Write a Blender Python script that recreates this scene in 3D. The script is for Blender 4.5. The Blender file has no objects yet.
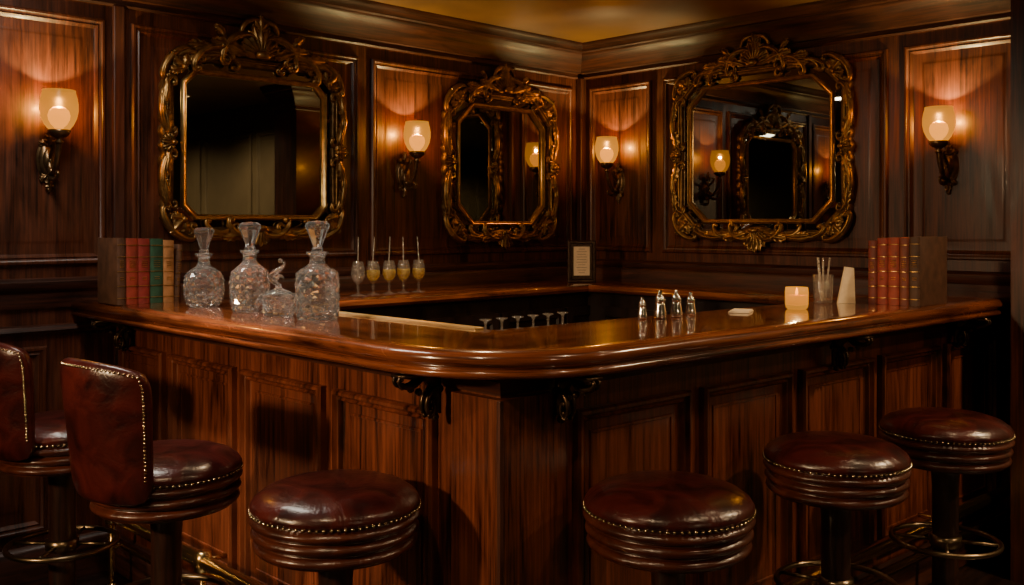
import bpy, bmesh, math, random
from mathutils import Vector, Matrix
random.seed(7)
pi=math.pi
col=bpy.context.scene.collection

# ------------------------------------------------------------------ materials
def newmat(name):
    m=bpy.data.materials.new(name); m.use_nodes=True
    nt=m.node_tree; b=nt.nodes["Principled BSDF"]
    return m,nt,b
def setp(b,**k):
    for n,v in k.items():
        n={'rough':'Roughness','metal':'Metallic','coat':'Coat Weight','coatr':'Coat Roughness','ior':'IOR','trans':'Transmission Weight','spec':'Specular IOR Level'}.get(n,n)
        b.inputs[n].default_value=v
def wood(name,dark,light,axis='Z',sc=1.0,rough=0.32,coat=0.4,coatr=0.15,bump=0.06,lo=.40,hi=.61,uv=False,flat=None):
    m,nt,b=newmat(name); N=nt.nodes; L=nt.links
    tc=N.new('ShaderNodeTexCoord')
    def noise(across,along,detail,dist):
        mp=N.new('ShaderNodeMapping')
        s={'X':[along,across,across],'Y':[across,along,across],'Z':[across,across,along]}[axis]
        if flat is not None: s['XYZ'.index(flat)]=.8
        mp.inputs['Scale'].default_value=[v*sc for v in s]
        L.new(tc.outputs['UV' if uv else 'Object'],mp.inputs['Vector'])
        n1=N.new('ShaderNodeTexNoise'); n1.inputs['Scale'].default_value=1.0; n1.inputs['Detail'].default_value=detail; n1.inputs['Roughness'].default_value=.6; n1.inputs['Distortion'].default_value=dist
        L.new(mp.outputs[0],n1.inputs['Vector']); return n1
    n1=noise(26,1.7,6,1.2); n2=noise(5.5,1.3,4,2.0); n3=noise(120,3.0,4,.2)
    def mul(n,w):
        q=N.new('ShaderNodeMath'); q.operation='MULTIPLY'; q.inputs[1].default_value=w; L.new(n.outputs['Fac'],q.inputs[0]); return q
    def add(a,c):
        q=N.new('ShaderNodeMath'); q.operation='ADD'; L.new(a.outputs[0],q.inputs[0]); L.new(c.outputs[0],q.inputs[1]); return q
    mx=add(add(mul(n1,.38),mul(n2,.27)),mul(n3,.35))
    r=N.new('ShaderNodeValToRGB'); r.color_ramp.elements[0].position=lo; r.color_ramp.elements[1].position=hi
    r.color_ramp.elements[0].color=(*dark,1); r.color_ramp.elements[1].color=(*light,1)
    L.new(mx.outputs[0],r.inputs[0]); L.new(r.outputs[0],b.inputs['Base Color'])
    rr=N.new('ShaderNodeMapRange'); rr.inputs[1].default_value=.35; rr.inputs[2].default_value=.65; rr.inputs[3].default_value=rough*.85; rr.inputs[4].default_value=min(1,rough*1.3)
    L.new(n2.outputs['Fac'],rr.inputs[0]); L.new(rr.outputs[0],b.inputs['Roughness'])
    bp=N.new('ShaderNodeBump'); bp.inputs['Strength'].default_value=bump; bp.inputs['Distance'].default_value=.01
    L.new(n3.outputs['Fac'],bp.inputs['Height']); L.new(bp.outputs[0],b.inputs['Normal'])
    setp(b,coat=coat,coatr=coatr)
    return m
def simple(name,c,rough=.4,metal=0.0,var=0.25,scale=30,bump=0.0,coat=0.0,coatr=.1):
    m,nt,b=newmat(name); N=nt.nodes; L=nt.links
    tc=N.new('ShaderNodeTexCoord'); n=N.new('ShaderNodeTexNoise'); n.inputs['Scale'].default_value=scale; n.inputs['Detail'].default_value=4
    L.new(tc.outputs['Object'],n.inputs['Vector'])
    r=N.new('ShaderNodeValToRGB'); r.color_ramp.elements[0].position=.3; r.color_ramp.elements[1].position=.7
    r.color_ramp.elements[0].color=(*[v*(1-var) for v in c],1); r.color_ramp.elements[1].color=(*[min(1,v*(1+var)) for v in c],1)
    L.new(n.outputs['Fac'],r.inputs[0]); L.new(r.outputs[0],b.inputs['Base Color'])
    if bump>0:
        bp=N.new('ShaderNodeBump'); bp.inputs['Strength'].default_value=bump; bp.inputs['Distance'].default_value=.004
        L.new(n.outputs['Fac'],bp.inputs['Height']); L.new(bp.outputs[0],b.inputs['Normal'])
    setp(b,rough=rough,metal=metal,coat=coat,coatr=coatr)
    return m
WA=(0.010,0.0024,0.0012); WB=(0.138,0.036,0.014)
M_wallN=wood('wall_mahogany_north',WA,WB,'Z',rough=.38,coat=.16,coatr=.2,flat='Y')
M_wallE=wood('wall_mahogany_east',WA,WB,'Z',rough=.38,coat=.16,coatr=.2,flat='X')
M_room=simple('dim_olive_panelling',(0.115,0.095,0.058),rough=.6,var=.2,scale=3)
TD=(0.011,.0028,.0014); TL=(0.088,.022,.009)
M_trimX=wood('trim_mahogany_x',TD,TL,'X',rough=.50,coat=.05,coatr=.3)
M_trimY=wood('trim_mahogany_y',TD,TL,'Y',rough=.50,coat=.05,coatr=.3)
M_trimZ=wood('trim_mahogany_z',TD,TL,'Z',rough=.46,coat=.08,coatr=.3)
BA=(0.015,.0034,.0016); BB=(0.22,.053,.019)
M_barL=wood('bar_front_mahogany_side',BA,BB,'Z',rough=.34,coat=.22,coatr=.18,flat='X')
M_barR=wood('bar_front_mahogany_face',BA,BB,'Z',rough=.34,coat=.22,coatr=.18,flat='Y')
M_pole=wood('stool_pole_wood',(0.008,.003,.002),(0.045,.013,.006),'Z',rough=.4,coat=.2)
CD=(0.024,.005,.0022); CL=(0.30,.078,.022)
M_topY=wood('countertop_mahogany_y',CD,CL,'Y',rough=.18,coat=.9,coatr=.06,bump=.03,flat='Z')
M_topX=wood('countertop_mahogany_x',CD,CL,'X',rough=.18,coat=.9,coatr=.06,bump=.03,flat='Z')
M_edge=wood('countertop_edge_mahogany',CD,CL,'X',rough=.22,coat=.8,coatr=.1,bump=.02,uv=True)
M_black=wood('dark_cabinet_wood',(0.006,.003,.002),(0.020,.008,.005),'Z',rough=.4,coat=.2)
M_gold=simple('antique_gold',(0.52,0.33,0.12),rough=.30,metal=.95,var=.3,scale=28,bump=.10)
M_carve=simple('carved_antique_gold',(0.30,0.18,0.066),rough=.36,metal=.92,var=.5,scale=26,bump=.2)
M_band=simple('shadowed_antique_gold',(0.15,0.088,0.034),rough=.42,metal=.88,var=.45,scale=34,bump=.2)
M_bronze=simple('dark_bronze',(0.20,0.125,0.062),rough=.32,metal=.9,var=.4,scale=40,bump=.1)
M_corbel=simple('bracket_bronze',(0.075,0.045,0.026),rough=.3,metal=.8,var=.4,scale=60,bump=.1)
M_iron=simple('blackened_iron',(0.06,0.038,0.028),rough=.3,metal=.7,var=.4,scale=60,bump=.1)
M_brass=simple('polished_brass',(0.72,0.48,0.19),rough=.22,metal=1,var=.15,scale=20)
M_ring=simple('aged_ring_metal',(0.24,0.18,0.11),rough=.28,metal=1,var=.2,scale=20)
M_nail=simple('aged_nailhead_brass',(0.60,0.46,0.28),rough=.22,metal=1,var=.15,scale=40)
M_strip=simple('brushed_brass_strip',(0.8,0.58,0.26),rough=.35,metal=.8,var=.1,scale=20)
M_steel=simple('polished_steel',(0.75,0.72,0.66),rough=.14,metal=1,var=.08,scale=20)
M_ceil=simple('ceiling_amber_plaster',(0.21,0.105,0.036),rough=.34,var=.38,scale=2.2,coat=.3,coatr=.3)
M_floor=wood('floor_boards',(0.006,.003,.002),(0.025,.009,.004),'X',rough=.4)
M_pages=simple('aged_pages',(0.55,0.42,0.26),rough=.8,var=.15,scale=200)
M_cream=simple('cream_card',(0.78,0.64,0.44),rough=.7,var=.06,scale=60)
M_ink=simple('faded_ink',(0.16,0.10,0.06),rough=.8,var=.1)
M_dkwood=simple('dark_frame_wood',(0.03,0.016,0.01),rough=.3,var=.3)
M_white=simple('bronze_enamel',(0.12,0.09,0.06),rough=.5,var=.05)

def leather(name,c1,c2,rough=.26):
    m,nt,b=newmat(name); N=nt.nodes; L=nt.links
    tc=N.new('ShaderNodeTexCoord'); n=N.new('ShaderNodeTexNoise'); n.inputs['Scale'].default_value=9; n.inputs['Detail'].default_value=7; n.inputs['Distortion'].default_value=1.0
    L.new(tc.outputs['Object'],n.inputs['Vector'])
    r=N.new('ShaderNodeValToRGB'); r.color_ramp.elements[0].position=.36; r.color_ramp.elements[1].position=.70
    r.color_ramp.elements[0].color=(*c1,1); r.color_ramp.elements[1].color=(*c2,1)
    L.new(n.outputs['Fac'],r.inputs[0]); L.new(r.outputs[0],b.inputs['Base Color'])
    v=N.new('ShaderNodeTexVoronoi'); v.inputs['Scale'].default_value=160
    L.new(tc.outputs['Object'],v.inputs['Vector'])
    b1=N.new('ShaderNodeBump'); b1.inputs['Strength'].default_value=.12; b1.inputs['Distance'].default_value=.002
    L.new(v.outputs['Distance'],b1.inputs['Height'])
    b2=N.new('ShaderNodeBump'); b2.inputs['Strength'].default_value=.50; b2.inputs['Distance'].default_value=.013
    L.new(n.outputs['Fac'],b2.inputs['Height']); L.new(b1.outputs[0],b2.inputs['Normal']); L.new(b2.outputs[0],b.inputs['Normal'])
    setp(b,rough=rough,coat=.25,coatr=.18)
    return m
M_leather=leather('oxblood_leather',(0.018,.0030,.003),(0.080,.011,.009),.29)
M_leather2=leather('oxblood_apron_leather',(0.030,.007,.004),(0.095,.023,.012),.28)

def crystalmat(name,sparkle_haze):
    m,nt,b=newmat(name); N=nt.nodes; L=nt.links
    setp(b,rough=0.0,trans=1.0,ior=1.54); b.inputs['Base Color'].default_value=(1,1,1,1)
    d=N.new('ShaderNodeBsdfTranslucent'); d.inputs['Color'].default_value=(.88,.97,1,1)
    d1=N.new('ShaderNodeBsdfDiffuse'); d1.inputs['Color'].default_value=(.88,.97,1,1)
    dm=N.new('ShaderNodeMixShader'); L.new(d.outputs[0],dm.inputs[1]); L.new(d1.outputs[0],dm.inputs[2])
    tc=N.new('ShaderNodeTexCoord'); n=N.new('ShaderNodeTexNoise'); n.inputs['Scale'].default_value=10
    L.new(tc.outputs['Object'],n.inputs['Vector'])
    mr=N.new('ShaderNodeMapRange'); mr.inputs[3].default_value=sparkle_haze*.8; mr.inputs[4].default_value=sparkle_haze*1.2
    L.new(n.outputs['Fac'],mr.inputs[0])
    mx=N.new('ShaderNodeMixShader'); L.new(mr.outputs[0],mx.inputs[0]); L.new(b.outputs[0],mx.inputs[1]); L.new(dm.outputs[0],mx.inputs[2])  # white diffuse mixed in so the clear crystal looks brighter and sparkling
    L.new(mx.outputs[0],N['Material Output'].inputs['Surface'])
    return m
M_crystal=crystalmat('cut_crystal',.040)
def thinglass(name,tint,diff,dcol,gl=.10,edge=.5):
    m,nt,b=newmat(name); N=nt.nodes; L=nt.links; N.remove(b)
    t=N.new('ShaderNodeBsdfTransparent'); t.inputs[0].default_value=(*tint,1)
    g=N.new('ShaderNodeBsdfGlossy'); g.inputs['Roughness'].default_value=.06
    d=N.new('ShaderNodeBsdfTranslucent'); d.inputs[0].default_value=(*dcol,1)
    d2=N.new('ShaderNodeBsdfDiffuse'); d2.inputs[0].default_value=(*dcol,1)
    tc=N.new('ShaderNodeTexCoord'); n=N.new('ShaderNodeTexNoise'); n.inputs['Scale'].default_value=90
    L.new(tc.outputs['Object'],n.inputs['Vector'])
    lw=N.new('ShaderNodeLayerWeight'); pw=N.new('ShaderNodeMath'); pw.operation='POWER'; pw.inputs[1].default_value=3.5; L.new(lw.outputs['Facing'],pw.inputs[0])
    pm=N.new('ShaderNodeMath'); pm.operation='MULTIPLY'; pm.inputs[1].default_value=edge; L.new(pw.outputs[0],pm.inputs[0])
    ad=N.new('ShaderNodeMath'); ad.operation='ADD'; ad.inputs[1].default_value=gl; L.new(pm.outputs[0],ad.inputs[0])
    mm=N.new('ShaderNodeMath'); mm.operation='MULTIPLY'; mm.inputs[1].default_value=diff*2; L.new(n.outputs['Fac'],mm.inputs[0])
    dd=N.new('ShaderNodeMixShader'); dd.inputs[0].default_value=.5; L.new(d.outputs[0],dd.inputs[1]); L.new(d2.outputs[0],dd.inputs[2])
    m1=N.new('ShaderNodeMixShader'); L.new(mm.outputs[0],m1.inputs[0]); L.new(t.outputs[0],m1.inputs[1]); L.new(dd.outputs[0],m1.inputs[2])
    m2=N.new('ShaderNodeMixShader'); L.new(ad.outputs[0],m2.inputs[0]); L.new(m1.outputs[0],m2.inputs[1]); L.new(g.outputs[0],m2.inputs[2])
    L.new(m2.outputs[0],N['Material Output'].inputs['Surface'])
    return m
M_glass=thinglass('clear_glass',(.98,.97,.95),.07,(1,.97,.92),.08,.8)
M_straw=thinglass('pale_glass_rod',(.9,.88,.84),.30,(1,.93,.82),.05)
M_upturn=thinglass('drinking_glass',(.95,.93,.90),.12,(1,.93,.82),.12,.7)
M_amber=thinglass('amber_spirit',(1.0,.80,.20),.50,(1,.80,.10),.03,.2)

def mirrormat(name,a,b_):
    m,nt,b=newmat(name); N=nt.nodes; L=nt.links
    setp(b,metal=1,rough=.015)
    tc=N.new('ShaderNodeTexCoord'); n=N.new('ShaderNodeTexNoise'); n.inputs['Scale'].default_value=3
    L.new(tc.outputs['Object'],n.inputs['Vector'])
    r=N.new('ShaderNodeValToRGB'); r.color_ramp.elements[0].color=(*a,1); r.color_ramp.elements[1].color=(*b_,1)
    L.new(n.outputs['Fac'],r.inputs[0]); L.new(r.outputs[0],b.inputs['Base Color'])
    return m
M_mirror=mirrormat('antique_dark_mirror',(.33,.33,.28),(.42,.41,.35))

def emis(name,c,s):
    m,nt,b=newmat(name); b.inputs['Base Color'].default_value=(*c,1)
    b.inputs['Emission Color'].default_value=(*c,1); b.inputs['Emission Strength'].default_value=s
    return m
M_bulb=emis('warm_bulb',(1,.60,.16),3.6)
M_flame=emis('candle_flame',(1,.66,.22),20)
M_lampdisc=emis('downlight_lens',(1,.66,.3),5)
def shademat(name,c,es,tcol,tl=.03,zs=None):
    m,nt,b=newmat(name); N=nt.nodes; L=nt.links
    out=N['Material Output']; N.remove(b)
    t=N.new('ShaderNodeBsdfTransparent'); t.inputs[0].default_value=(*tcol,1)
    d=N.new('ShaderNodeBsdfTranslucent'); d.inputs[0].default_value=(1,.60,.15,1)
    g=N.new('ShaderNodeBsdfGlossy'); g.inputs['Roughness'].default_value=.25
    e=N.new('ShaderNodeEmission')
    tc=N.new('ShaderNodeTexCoord'); n=N.new('ShaderNodeTexNoise'); n.inputs['Scale'].default_value=14
    L.new(tc.outputs['Object'],n.inputs['Vector'])
    r=N.new('ShaderNodeValToRGB'); r.color_ramp.elements[0].color=(*[v*.8 for v in c],1); r.color_ramp.elements[1].color=(*c,1)
    L.new(n.outputs['Fac'],r.inputs[0]); L.new(r.outputs[0],e.inputs[0])
    sp=N.new('ShaderNodeSeparateXYZ'); L.new(tc.outputs['Object'],sp.inputs[0])
    mr=N.new('ShaderNodeMapRange'); mr.inputs[1].default_value=zs[0]; mr.inputs[2].default_value=zs[1]; mr.inputs[3].default_value=es; mr.inputs[4].default_value=es*zs[2]
    L.new(sp.outputs[2],mr.inputs[0]); L.new(mr.outputs[0],e.inputs[1])
    m1=N.new('ShaderNodeMixShader'); m1.inputs[0].default_value=tl; L.new(t.outputs[0],m1.inputs[1]); L.new(d.outputs[0],m1.inputs[2])
    m2=N.new('ShaderNodeMixShader'); m2.inputs[0].default_value=.012; L.new(m1.outputs[0],m2.inputs[1]); L.new(g.outputs[0],m2.inputs[2])
    a=N.new('ShaderNodeAddShader'); L.new(m2.outputs[0],a.inputs[0]); L.new(e.outputs[0],a.inputs[1])
    L.new(a.outputs[0],out.inputs['Surface'])
    return m
M_shade=shademat('amber_frosted_glass',(1.0,.385,.030),.82,(.24,.12,.025),.0001,(.11,.25,.80))
M_wax=shademat('glowing_wax_glass',(1.0,.42,.045),.50,(.4,.25,.08),.0005,(.0,.08,1.5))
M_waxin=emis('warm_wax',(1,.50,.09),.55)

# ------------------------------------------------------------------ helpers
def finish(bm,name,mats,smooth=True,recalc=True):
    if recalc: bmesh.ops.recalc_face_normals(bm,faces=bm.faces)
    me=bpy.data.meshes.new(name); bm.to_mesh(me); bm.free()
    if not isinstance(mats,(list,tuple)): mats=[mats]
    for m in mats: me.materials.append(m)
    if smooth:
        for p in me.polygons: p.use_smooth=True
    return me
def autosmooth(me,ang=35):
    bm=bmesh.new(); bm.from_mesh(me)
    for e in bm.edges:
        if len(e.link_faces)==2 and e.calc_face_angle(0)>math.radians(ang): e.smooth=False
    bm.to_mesh(me); bm.free()
    return me
def obj(name,me,parent=None,loc=(0,0,0),rot=(0,0,0),**props):
    o=bpy.data.objects.new(name,me); col.objects.link(o)
    o.location=loc; o.rotation_euler=rot
    if parent: o.parent=parent
    for k,v in props.items(): o[k]=v
    return o
def empty(name,loc,rotz=0,**props):
    o=bpy.data.objects.new(name,None); col.objects.link(o); o.empty_display_size=.05
    o.location=loc; o.rotation_euler=(0,0,rotz)
    for k,v in props.items(): o[k]=v
    return o
def box(bm,x0,x1,y0,y1,z0,z1,mi=0,bev=0):
    v=[bm.verts.new((x,y,z)) for x in(x0,x1) for y in(y0,y1) for z in(z0,z1)]
    fs=[]
    for q in((0,1,3,2),(4,6,7,5),(0,4,5,1),(2,3,7,6),(0,2,6,4),(1,5,7,3)):
        f=bm.faces.new([v[i] for i in q]); f.material_index=mi; fs.append(f)
    if bev>0:
        es=list({e for f in fs for e in f.edges})
        bmesh.ops.bevel(bm,geom=es,offset=bev,segments=2,affect='EDGES',profile=.5,material=mi)
def boxmesh(name,x0,x1,y0,y1,z0,z1,mat,bev=0):
    bm=bmesh.new(); box(bm,x0,x1,y0,y1,z0,z1,0,bev); return finish(bm,name,mat,smooth=False)
def lathe(bm,prof,seg=32,mi=0,c=(0,0,0),close=False,push=None,dia=None):
    rings=[]; fs=[]
    for j,(r,z) in enumerate(prof):
        if r<1e-6: rings.append([bm.verts.new((c[0],c[1],c[2]+z))])
        else:
            ring=[]
            for i in range(seg):
                a=2*pi*i/seg; rr=r*(push(i,j) if push else 1)
                ring.append(bm.verts.new((c[0]+rr*math.cos(a),c[1]+rr*math.sin(a),c[2]+z)))
            rings.append(ring)
    for j,(a,b) in enumerate(zip(rings,rings[1:])):
        for i in range(seg):
            k=(i+1)%seg
            if len(a)==1 and len(b)==1: continue
            if len(a)==1: new=[(a[0],b[i],b[k])]
            elif len(b)==1: new=[(a[i],a[k],b[0])]
            elif dia and dia[0]<=j<=dia[1]:
                if (i+j)%2==0: new=[(a[i],a[k],b[i]),(a[k],b[k],b[i])]
                else: new=[(a[i],a[k],b[k]),(a[i],b[k],b[i])]
            else: new=[(a[i],a[k],b[k],b[i])]
            for vs in new:
                f=bm.faces.new(vs); f.material_index=mi; fs.append(f)
    return fs
def tube(bm,pts,rad,seg=8,mi=0,closed=False,sq=1.0,caps=True):
    pts=[Vector(p) for p in pts]; n=len(pts)
    if not isinstance(rad,(list,tuple)): rad=[rad]*n
    T=[]
    for i in range(n):
        if closed: t=pts[(i+1)%n]-pts[(i-1)%n]
        else: t=pts[min(i+1,n-1)]-pts[max(i-1,0)]
        if t.length<1e-9: t=Vector((0,0,1))
        T.append(t.normalized())
    ref=Vector((0,1,0)) if abs(T[0].y)<.9 else Vector((1,0,0))
    u=(ref-T[0]*ref.dot(T[0])).normalized(); rings=[]
    for i in range(n):
        u=(u-T[i]*u.dot(T[i])).normalized(); w=T[i].cross(u)
        rings.append([bm.verts.new(pts[i]+(u*math.cos(2*pi*k/seg)*sq+w*math.sin(2*pi*k/seg))*rad[i]) for k in range(seg)])
    m=n if closed else n-1
    for i in range(m):
        a=rings[i]; b=rings[(i+1)%n]
        for k in range(seg):
            f=bm.faces.new((a[k],a[(k+1)%seg],b[(k+1)%seg],b[k])); f.material_index=mi
    if not closed and caps:
        f=bm.faces.new(rings[0]); f.material_index=mi
        f=bm.faces.new(rings[-1][::-1]); f.material_index=mi
def ball(bm,c,r,mi=0,sub=1,scale=(1,1,1)):
    res=bmesh.ops.create_icosphere(bm,subdivisions=sub,radius=r,matrix=Matrix.Translation(c)@Matrix.Diagonal((*scale,1)))
    if mi:
        for v in res['verts']:
            for f in v.link_faces: f.material_index=mi
def offs(path,d,closed=False):
    P=[Vector(p) for p in path]; n=len(P); out=[]
    for i in range(n):
        ds=[]
        if i>0: ds.append((P[i]-P[i-1]).normalized())
        if i<n-1: ds.append((P[i+1]-P[i]).normalized())
        ns=[Vector((t.y,-t.x)) for t in ds]
        a=sum(ns,Vector((0,0))).normalized()
        c=a.dot(ns[0])
        out.append(P[i]+a*(d/max(c,.3)))
    return out
def path_extrude(name,path,prof,mats,z0=0,smooth=True,matfn=None):
    bm=bmesh.new(); L=[]
    for d,z in prof:
        L.append([bm.verts.new((p.x,p.y,z0+z)) for p in offs(path,d)])
    n=len(path); m=len(prof)
    for j in range(m):
        a=L[j]; b=L[(j+1)%m]
        for i in range(n-1):
            f=bm.faces.new((a[i],a[i+1],b[i+1],b[i]))
            if matfn: f.material_index=matfn(i)
    bm.faces.new([l[0] for l in L]); bm.faces.new([l[-1] for l in L][::-1])
    return autosmooth(finish(bm,name,mats,smooth),40)
def rect_mould(bm,fn,u0,u1,z0,z1,prof,mi=0,fill=True):
    loops=[]
    for ins,h in prof:
        loops.append([bm.verts.new(fn(u,h,z)) for u,z in((u0+ins,z0+ins),(u1-ins,z0+ins),(u1-ins,z1-ins),(u0+ins,z1-ins))])
    for a,b in zip(loops,loops[1:]):
        for k in range(4):
            f=bm.faces.new((a[k],a[(k+1)%4],b[(k+1)%4],b[k])); f.material_index=mi
    if fill:
        f=bm.faces.new(loops[-1]); f.material_index=mi

# ------------------------------------------------------------------ room shell
H=2.54
def wallbox(name,*a,mat):
    return obj(name,boxmesh(name,*a,mat),kind='structure')
wallbox('wall_north',-7.5,.1,0,.1,0,H,mat=M_wallN)
wallbox('wall_east',0,.1,-3.0,0,0,H,mat=M_wallE)
wallbox('wall_southeast',0,.1,-7.5,-3.0,0,H,mat=M_room)
wallbox('wall_south',-7.5,.1,-7.6,-7.5,0,H,mat=M_room)
wallbox('wall_west',-7.6,-7.5,-7.6,.1,0,H,mat=M_room)
wallbox('wall_return',-.42,0,-3.0,-2.672,0,H,mat=M_wallE)
wallbox('floor',-7.6,.1,-7.6,.1,-.1,0,mat=M_floor)
wallbox('ceiling',-7.6,.1,-7.6,.1,H,H+.1,mat=M_ceil)
tn=[0]
def trim(me):
    tn[0]+=1
    return obj('trim_%d'%tn[0],me,kind='structure')
WP=[(-7.5,0),(0,0),(0,-2.672),(-.42,-2.672),(-.42,-3.0)]
crown=[(0,-.20),(.012,-.20),(.018,-.192),(.012,-.18),(.012,-.17),(.026,-.165),(.030,-.15),(.040,-.13),(.050,-.105),(.070,-.082),(.090,-.070),(.095,-.056),(.112,-.050),(.118,-.03),(.130,-.02),(.135,0),(0,0)]
trim(path_extrude('crown',WP,crown,[M_trimX,M_trimY],H,matfn=lambda i:i%2))
rail=[(0,0),(.014,0),(.018,.015),(.02,.06),(.03,.07),(.04,.085),(.042,.105),(.03,.115),(0,.12)]
WR=WP[:3]
trim(path_extrude('rail',WR,rail,[M_trimX,M_trimY],1.10,matfn=lambda i:i))
rail2=[(0,0),(.02,0),(.028,.012),(.02,.03),(.0,.035)]
trim(path_extrude('rail_lower',WR,rail2,[M_trimX,M_trimY],1.0,matfn=lambda i:i))
base=[(0,0),(.025,0),(.025,.13),(.018,.15),(.01,.165),(0,.17)]
obj('baseboard_north',path_extrude('baseboard',WR,base,[M_trimX,M_trimY],0,matfn=lambda i:i),kind='structure')
PROF=[(0,0),(0,.010),(.006,.018),(.014,.019),(.020,.013),(.026,.011),(.031,.014),(.038,.006),(.044,.002),(.080,.001),(.092,.006),(.10,.007)]
fN=lambda u,h,z:(u,-h,z)
fE=lambda u,h,z:(-h,u,z)
def wpanel(fn,u0,u1,z0,z1,mat):
    bm=bmesh.new(); rect_mould(bm,fn,u0,u1,z0,z1,PROF)
    trim(autosmooth(finish(bm,'panel_moulding',mat),30))
ZT=2.28; ZB=1.27
for u0,u1 in((-7.3,-6.2),(-6.1,-5.0),(-4.9,-3.95),(-3.86,-2.97),(-2.86,-1.70),(-1.62,-.09)):
    wpanel(fN,u0,u1,ZB,ZT,M_wallN)
for u0,u1 in((-7.3,-6.2),(-6.1,-5.0),(-4.9,-3.95),(-3.86,-3.2)):
    wpanel(fN,u0,u1,.22,.95,M_wallN)
for u0,u1 in((-.56,-.08),(-1.98,-.64),(-2.60,-2.06)):
    wpanel(fE,u0,u1,ZB,ZT,M_wallE)
for u0,u1 in((-4.0,-3.1),(-5.0,-4.1),(-6.1,-5.1),(-7.3,-6.2)):
    wpanel(fE,u0,u1,ZB,ZT,M_room); wpanel(fE,u0,u1,.22,1.1,M_room)
fW=lambda u,h,z:(-7.5+h,u,z); fS=lambda u,h,z:(u,-7.5+h,z)
for k in range(6):
    wpanel(fW,-7.2+k*1.2,-6.15+k*1.2,ZB,ZT,M_room); wpanel(fS,-7.2+k*1.2,-6.15+k*1.2,ZB,ZT,M_room)
trim(boxmesh('corner_strip',-.045,0,-.045,0,1.2,2.345,M_trimZ,.006))
for x in(-2.915,):
    trim(boxmesh('pilaster',x-.025,x+.025,-.02,0,1.22,2.345,M_trimZ,.006))

# ------------------------------------------------------------------ bar
ZC=1.13
S=Vector((-3.11,-2.5)); slope=.0513
def yR(x,off=0): return -2.5-slope*(x+3.11)+off
dl=Vector((0,-1)); dr=Vector((1,-slope)).normalized()
R=.42
tt=R*math.tan((pi/2-math.atan(slope))/2)
p1=S-dl*tt; p2=S+dr*tt
cen=Vector((p1.x+R,p1.y))
a0=pi; a1=math.atan2(p2.y-cen.y,p2.x-cen.x)%(2*pi)
outer=[Vector((-3.11,0)),Vector((-3.11,-.9))]
for i in range(25):
    a=a0+(a1-a0)*i/24; outer.append(cen+Vector((math.cos(a),math.sin(a)))*R)
outer+=[Vector((-1.4,yR(-1.4))),Vector((0,yR(0)))]
inner=[Vector((-2.68,0)),Vector((-2.68,-2.04)),Vector((0,-2.25))]
edge=[(-.055,0),(-.03,0),(-.014,-.004),(-.004,-.012),(0,-.022),(-.002,-.032),(-.010,-.040),(-.018,-.043),(-.018,-.047),(-.008,-.050),(-.006,-.058),(-.010,-.066),(-.020,-.070),(-.055,-.070)]
bm=bmesh.new(); L=[]
uvl=bm.loops.layers.uv.new('UVMap')
for d,z in edge: L.append([bm.verts.new((p.x,p.y,ZC+z)) for p in offs(outer,d)])
n=len(outer); mid=2+12
arc=[0]
for i in range(1,n): arc.append(arc[-1]+(outer[i]-outer[i-1]).length)
for j,(a,b) in enumerate(zip(L,L[1:])):
    for i in range(n-1):
        f=bm.faces.new((a[i],a[i+1],b[i+1],b[i])); f.material_index=2; f.smooth=True
        for lp,(u,v) in zip(f.loops,((arc[i],j*.008),(arc[i+1],j*.008),(arc[i+1],(j+1)*.008),(arc[i],(j+1)*.008))): lp[uvl].uv=(u,v)
it=[bm.verts.new((p.x,p.y,ZC)) for p in inner]; ib=[bm.verts.new((p.x,p.y,ZC-.07)) for p in inner]
for vs,z in((it,0),(ib,1)):
    Lx=L[0] if z==0 else L[-1]
    f=bm.faces.new([vs[0]]+Lx[:mid+1]+[vs[1]]); f.material_index=0
    f=bm.faces.new([vs[1]]+Lx[mid:]+[vs[2]]); f.material_index=1
for i in range(2):
    f=bm.faces.new((it[i],it[i+1],ib[i+1],ib[i])); f.material_index=i
f=bm.faces.new([l[0] for l in L]+[ib[0],it[0]]); f=bm.faces.new([l[-1] for l in L]+[ib[2],it[2]])
bmesh.ops.recalc_face_normals(bm,faces=bm.faces)
me=bpy.data.meshes.new('bar_countertop'); bm.to_mesh(me); bm.free(); me.materials.append(M_topY); me.materials.append(M_topX); me.materials.append(M_edge)
ct=obj('bar_countertop',me,label='polished mahogany bar countertop with rounded moulded corner edge',category='countertop')
bm=bmesh.new(); box(bm,-2.716,-2.682,-2.0,-.58,ZC,ZC+.006,0,.001)
obj('inlay_strip',finish(bm,'inlay_strip',M_strip,False),parent=ct,label='brass edging strip')

bar=empty('panelled_bar',(-2.9,-1.2,0),label='panelled mahogany bar front with carved corner brackets',category='bar')
BO=(-2.9,-1.2,0)
def barchild(name,me,**k):
    return obj(name,me,parent=bar,loc=(-BO[0],-BO[1],0),**k)
bx=-2.93
bodyout=[Vector((bx,-.02)),Vector((bx,yR(bx,.18))),Vector((-.02,yR(-.02,.18)))]
bodyin=[Vector((-2.72,-.02)),Vector((-2.72,-2.07)),Vector((-.02,-2.28))]
bm=bmesh.new()
def prism(bm,poly,z0,z1,mf=None):
    a=[bm.verts.new((p.x,p.y,z0)) for p in poly]; b=[bm.verts.new((p.x,p.y,z1)) for p in poly]
    k=len(poly)
    for i in range(k):
        f=bm.faces.new((a[i],a[(i+1)%k],b[(i+1)%k],b[i]))
        if mf: f.material_index=mf(i)
    bm.faces.new(a); bm.faces.new(b)
prism(bm,bodyout+bodyin[::-1],0.005,ZC-.072,lambda i:1 if i in(1,3) else 0)
barchild('bar_body',finish(bm,'bar_body',[M_barL,M_barR],False))
barchild('plinth_moulding',path_extrude('plinth_moulding',bodyout,[(0,0.006),(.02,0.006),(.02,.13),(.012,.15),(0,.16)],[M_trimY,M_trimX],matfn=lambda i:i))
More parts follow.
